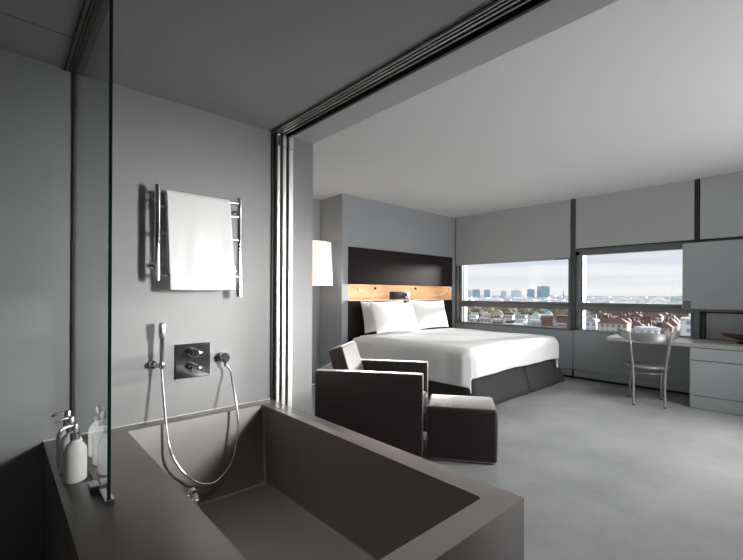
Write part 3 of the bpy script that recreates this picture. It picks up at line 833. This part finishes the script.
# ------------------------------------------------------------------ armchair and ottoman
A_ = math.radians(-54)
ac = thing('armchair', 'boxy dark brown armchair with straight sides and a tilted back cushion', 'armchair', (2.50, 2.665, 0), A_)
def rb(name, x0, x1, y0, y1, z0, z1, bev, par, rot=None, seg=4):
    q = MB(); q.box(x0, x1, y0, y1, z0, z1, bev, seg, rot); return q.build(name, M['sofa'], par, smooth=50)
rb('arm', -.45, .45, -.35, -.25, .03, .68, .012, ac); rb('arm', -.45, .45, .25, .35, .03, .68, .012, ac)
rb('back_panel', -.45, -.33, -.249, .249, .03, .68, .012, ac)
rb('base', -.329, .40, -.249, .249, .05, .26, .01, ac)
rb('seat_cushion', -.325, .452, -.247, .247, .262, .42, .03, ac)
R_ = Matrix.Rotation(math.radians(-17), 3, 'Y')
rb('back_cushion', -.315, -.175, -.248, .248, .43, .865, .022, ac, R_)
for sx_ in (-.38, .38):
    for sy_ in (-.29, .29):
        q = MB(); q.lathe([(0, 0), (.022, 0), (.025, .032), (0, .032)], 14, (sx_, sy_, 0)); q.build('foot', M['plastic'], ac)
ot = thing('ottoman', 'dark brown upholstered cube ottoman in front of the armchair', 'ottoman', (2.868, 2.004, 0), A_)
rb('body', -.272, .276, -.228, .222, .004, .425, .03, ot, seg=5)
q = MB(); q.box(-.24, .24, -.2, .2, 0, .006); q.build('plinth', M['plastic'], ot)

# ------------------------------------------------------------------ desk, drawers, chair, bowl
dk = thing('desk', 'long thin stone desktop running along the window wall', 'desk', (6.38, -.1, .714))
q = MB(); q.poly([(-.352, 1.99, 0), (-.352, -1.6, 0), (.352, -1.6, 0), (.352, 2.06, 0), (-.352, 1.99, .044), (-.352, -1.6, .044), (.352, -1.6, .044), (.352, 2.06, .044)],
                 [(0, 1, 2, 3), (4, 5, 6, 7), (0, 1, 5, 4), (1, 2, 6, 5), (2, 3, 7, 6), (3, 0, 4, 7)])
q.build('desktop', M['desk'], dk, smooth=0)
cb = thing('drawer_cabinet', 'grey drawer cabinet under the right end of the desk', 'cabinet', (6.39, .35, 0))
q = MB(); q.box(-.335, .345, -1.3, .634, .006, .712); q.build('body', M['black'], cb)
for nm, a, c in (('drawer', .566, .706), ('drawer', .155, .558), ('plinth', .004, .148)):
    q = MB(); q.box(-.362, -.336, -1.3, .636, a, c, .002, 1); q.build(nm, M['panel'], cb)
q = MB(); q.box(-.36, .345, .634, .645, .004, .712); q.build('side_panel', M['panel'], cb)

ch = thing('desk_chair', 'silver metal chair with a curved back rail and round seat at the desk', 'chair', (5.915, 1.397, 0), math.radians(18.4))
# local x: forward (to the desk), y: left
q = MB(); q.lathe([(0, .468), (.15, .466), (.185, .458), (.19, .462), (.205, .466), (.213, .46), (.221, .449), (.217, .436), (.2, .43), (0, .43)], 48, (.035, 0, 0), 'z', 1.04)
q.build('seat_ring', M['chair'], ch)
q = MB(); q.lathe([(0, .474), (.12, .4735), (.175, .471), (.19, .465), (.188, .46), (0, .46)], 40, (.035, 0, 0), 'z', 1.04); q.build('seat_pad', M['chair_pad'], ch)['label'] = 'dark grey seat pad'
for s_ in (-1, 1):
    q = MB(); q.tube(smooth_path([(-.262, .207*s_, .885), (-.255, .2*s_, .80), (-.225, .18*s_, .62), (-.195, .163*s_, .46), (-.19, .158*s_, .34), (-.20, .155*s_, .18), (-.232, .153*s_, .014)], 5),
                     [.013]*5+[.0145]*10+[.016]*8+[.014]*8, 12); lg = q.build('back_leg', M['chair'], ch)
    q = MB(); q.tube([(-.232, .153*s_, 0), (-.231, .153*s_, .016)], .0125, 10); q.build('foot_cap', M['plastic'], lg)
    q = MB(); q.tube(smooth_path([(.19, .16*s_, .44), (.20, .165*s_, .3), (.215, .168*s_, .15), (.225, .168*s_, .014)], 5), [.0145]*8+[.013]*8, 12); lg = q.build('front_leg', M['chair'], ch)
    q = MB(); q.tube([(.2255, .168*s_, 0), (.2248, .168*s_, .016)], .012, 10); q.build('foot_cap', M['plastic'], lg)
q = MB(); q.tube([(.035+.185*math.cos(a*2*PI/40), .175*math.sin(a*2*PI/40), .375) for a in range(40)], .007, 8, closed=True); q.build('leg_ring', M['chair'], ch)
def rail():
    bm = bmesh.new(); n = 34; rows = []
    for i in range(n+1):
        u = -1+2*i/n
        y = .312*math.sin(u*1.25)/math.sin(1.25)
        xb = -.275+.30*(1-math.cos(u*1.25))/(1-math.cos(1.25))*.86
        zt_ = .862+.058*u*u; hh = .052*(1-.12*u*u) if abs(u) < .93 else .052*(.9-(abs(u)-.93)*5)
        nx_, ny_ = math.cos(u*1.2), -math.sin(u*1.2)
        row = []
        for k in range(12):
            a = 2*PI*k/12
            row.append(bm.verts.new((xb+nx_*.009*math.cos(a)-.012*0, y+ny_*.009*math.cos(a), zt_-.05+hh*math.copysign(abs(math.sin(a))**.5, math.sin(a))-.0)))
        rows.append(row)
    for i in range(n):
        for k in range(12): bm.faces.new((rows[i][k], rows[i][(k+1) % 12], rows[i+1][(k+1) % 12], rows[i+1][k]))
    bm.faces.new(rows[0]); bm.faces.new(list(reversed(rows[-1])))
    o = MB(); o.bm.free(); o.bm = bm
    return o
rail().build('back_rail', M['chair'], ch)

bw = thing('fruit_bowl', 'dark red boat-shaped bowl on a black foot at the right end of the desk', 'bowl', (6.46, .49, .758), math.radians(98))
q = MB(); q.lathe([(0, 0), (.13, 0), (.14, .008), (.11, .02), (.04, .03), (.03, .04), (0, .04)], 30, (0, 0, 0), 'z', .8); q.build('foot', M['plastic'], bw)
bm = bmesh.new(); rows = []
for i in range(25):
    u = -1+2*i/24
    wd = .15*math.sqrt(max(0, 1-u*u))**.8+.001; zc_ = .034+.058*abs(u)**2.2
    rows.append([bm.verts.new((.27*u, wd*math.sin(v), zc_+(.085*(1-.6*u*u))*(1-math.cos(v)))) for v in [(-1+2*k/10)*1.25 for k in range(11)]])
for i in range(24):
    for k in range(10): bm.faces.new((rows[i][k], rows[i][k+1], rows[i+1][k+1], rows[i+1][k]))
o = MB(); o.bm.free(); o.bm = bm; ob = o.build('dish', M['bowl'], bw, smooth=60)
s = ob.modifiers.new('thick', 'SOLIDIFY'); s.thickness = .006

# ------------------------------------------------------------------ light
def light(name, typ, loc, energy, col=(1, 1, 1), rot=(0, 0, 0), **k):
    d = bpy.data.lights.new(name, typ); d.energy = energy; d.color = col
    for a, v in k.items(): setattr(d, a, v)
    o = bpy.data.objects.new(name, d); COL.objects.link(o); o.location = loc; o.rotation_euler = rot
    return o
def aim(o, target):
    o.rotation_euler = (Vector(target)-o.location).to_track_quat('-Z', 'Y').to_euler()
# low soft sun through the windows
el, tt = math.radians(5), .19
s = light('low_sun', 'SUN', (20, 0, 8), 17, (1, .97, .93), angle=math.radians(9))
s.rotation_euler = Vector((-1, tt, -math.tan(el))).to_track_quat('-Z', 'Y').to_euler()
# added fill lights, all out of view
a = light('bath_wall_fill', 'AREA', (2.6, -.9, 1.65), 11, (1, .985, .97), shape='RECTANGLE', size=.35, size_y=.5, spread=math.radians(40))  # unseen fill added to brighten the towel wall
aim(a, (.75, 2.45, 1.15))
a = light('side_opening_fill', 'AREA', (OX+.1, -1.75, 1.4), 40, (.97, .985, 1), shape='RECTANGLE', size=1.7, size_y=1.2)  # area light added at the unseen side opening as room fill
aim(a, (0, -1.75, 1.4))
a = light('bedroom_key_fill', 'SPOT', (4.9, -.6, HR-.06), 880, (1, .985, .965), spot_size=math.radians(100), spot_blend=1., shadow_soft_size=.6)  # key light added out of view for bed and floor, no fixture
aim(a, (3.9, 2.0, 0))
a = light('ceiling_bounce_fill', 'SPOT', (4.0, -2.7, .5), 560, (1, .99, .975), spot_size=math.radians(95), spot_blend=1., shadow_soft_size=.15)  # added out of view to brighten the bedroom ceiling
aim(a, (4.0, 1.9, 2.846))
# added spot at the bathroom ceiling, out of view, brightens the tub rim
a = light('tub_rim_fill', 'SPOT', (1.16, .80, HB-.03), 75, (1, .97, .94), spot_size=math.radians(70), spot_blend=1., shadow_soft_size=.05)
aim(a, (1.2, 1.0, .6))
light('lamp_bulb', 'POINT', (3.405, 5.08, 1.9), 1.5, (1, .86, .7), shadow_soft_size=.05)

# ------------------------------------------------------------------ sky
w = bpy.data.worlds.new('sky'); SC.world = w; w.use_nodes = True
t = w.node_tree; bg = t.nodes['Background']
tc = t.nodes.new('ShaderNodeTexCoord'); sp = t.nodes.new('ShaderNodeSeparateXYZ')
t.links.new(tc.outputs['Generated'], sp.inputs[0])
gr = t.nodes.new('ShaderNodeValToRGB')
e = gr.color_ramp.elements
e[0].position = .0; e[0].color = (.93, .92, .92, 1)
e[1].position = .2; e[1].color = (.70, .76, .87, 1)
for p, c in ((.016, (.97, .96, .96)), (.034, (.84, .86, .91)), (.048, (.98, .98, .99)), (.064, (.93, .94, .97)), (.072, (.68, .74, .87)), (.088, (.78, .82, .91)), (.105, (.62, .69, .84)), (.125, (.76, .80, .9))):
    n = e.new(p); n.color = (*c, 1)
mp = t.nodes.new('ShaderNodeMapping'); mp.inputs['Scale'].default_value = (2.2, 2.2, 26)
t.links.new(tc.outputs['Generated'], mp.inputs['Vector'])
nz = t.nodes.new('ShaderNodeTexNoise'); nz.inputs['Scale'].default_value = 1.6; nz.inputs['Detail'].default_value = 7; nz.inputs['Roughness'].default_value = .6
t.links.new(mp.outputs['Vector'], nz.inputs['Vector'])
ma = t.nodes.new('ShaderNodeMath'); ma.operation = 'MULTIPLY_ADD'; ma.inputs[1].default_value = .06; ma.inputs[2].default_value = -.03
t.links.new(nz.outputs['Fac'], ma.inputs[0])
ad = t.nodes.new('ShaderNodeMath'); ad.operation = 'ADD'
t.links.new(sp.outputs['Z'], ad.inputs[0]); t.links.new(ma.outputs[0], ad.inputs[1]); t.links.new(ad.outputs[0], gr.inputs['Fac'])
nr = t.nodes.new('ShaderNodeValToRGB'); nr.color_ramp.elements[0].position = .42; nr.color_ramp.elements[0].color = (0, 0, 0, 1); nr.color_ramp.elements[1].position = .68
t.links.new(nz.outputs['Fac'], nr.inputs['Fac'])
mx = t.nodes.new('ShaderNodeMixRGB'); mx.inputs['Color2'].default_value = (.96, .96, .97, 1)
mm = t.nodes.new('ShaderNodeMath'); mm.operation = 'MULTIPLY'; mm.inputs[1].default_value = .45
t.links.new(nr.outputs['Color'], mm.inputs[0]); t.links.new(mm.outputs[0], mx.inputs['Fac'])
t.links.new(gr.outputs['Color'], mx.inputs['Color1']); t.links.new(mx.outputs['Color'], bg.inputs['Color'])
bg.inputs['Strength'].default_value = 1.0

# ------------------------------------------------------------------ camera
yaw, ro = math.radians(47.4226), .004966
d = Vector((math.cos(yaw), math.sin(yaw), 0)); r0 = Vector((math.sin(yaw), -math.cos(yaw), 0)); u0 = Vector((0, 0, 1))
r = r0*math.cos(ro)+u0*math.sin(ro); u = -r0*math.sin(ro)+u0*math.cos(ro)
cam = bpy.data.cameras.new('camera'); co = bpy.data.objects.new('camera', cam); COL.objects.link(co)
mt = Matrix.Identity(4)
for i in range(3): mt[i][0] = r[i]; mt[i][1] = u[i]; mt[i][2] = -d[i]
mt.translation = Vector((0, 0, 1.32))
co.matrix_world = mt
cam.sensor_width = 36; cam.sensor_fit = 'HORIZONTAL'; cam.lens = 407.166/743*36; cam.shift_y = (294.04-280)/743
cam.clip_start = .02; cam.clip_end = 20000
SC.camera = co
SC.view_settings.view_transform = 'Standard'; SC.view_settings.look = 'None'
SC.view_settings.exposure = 0; SC.view_settings.gamma = 1; SC.view_settings.use_curve_mapping = False
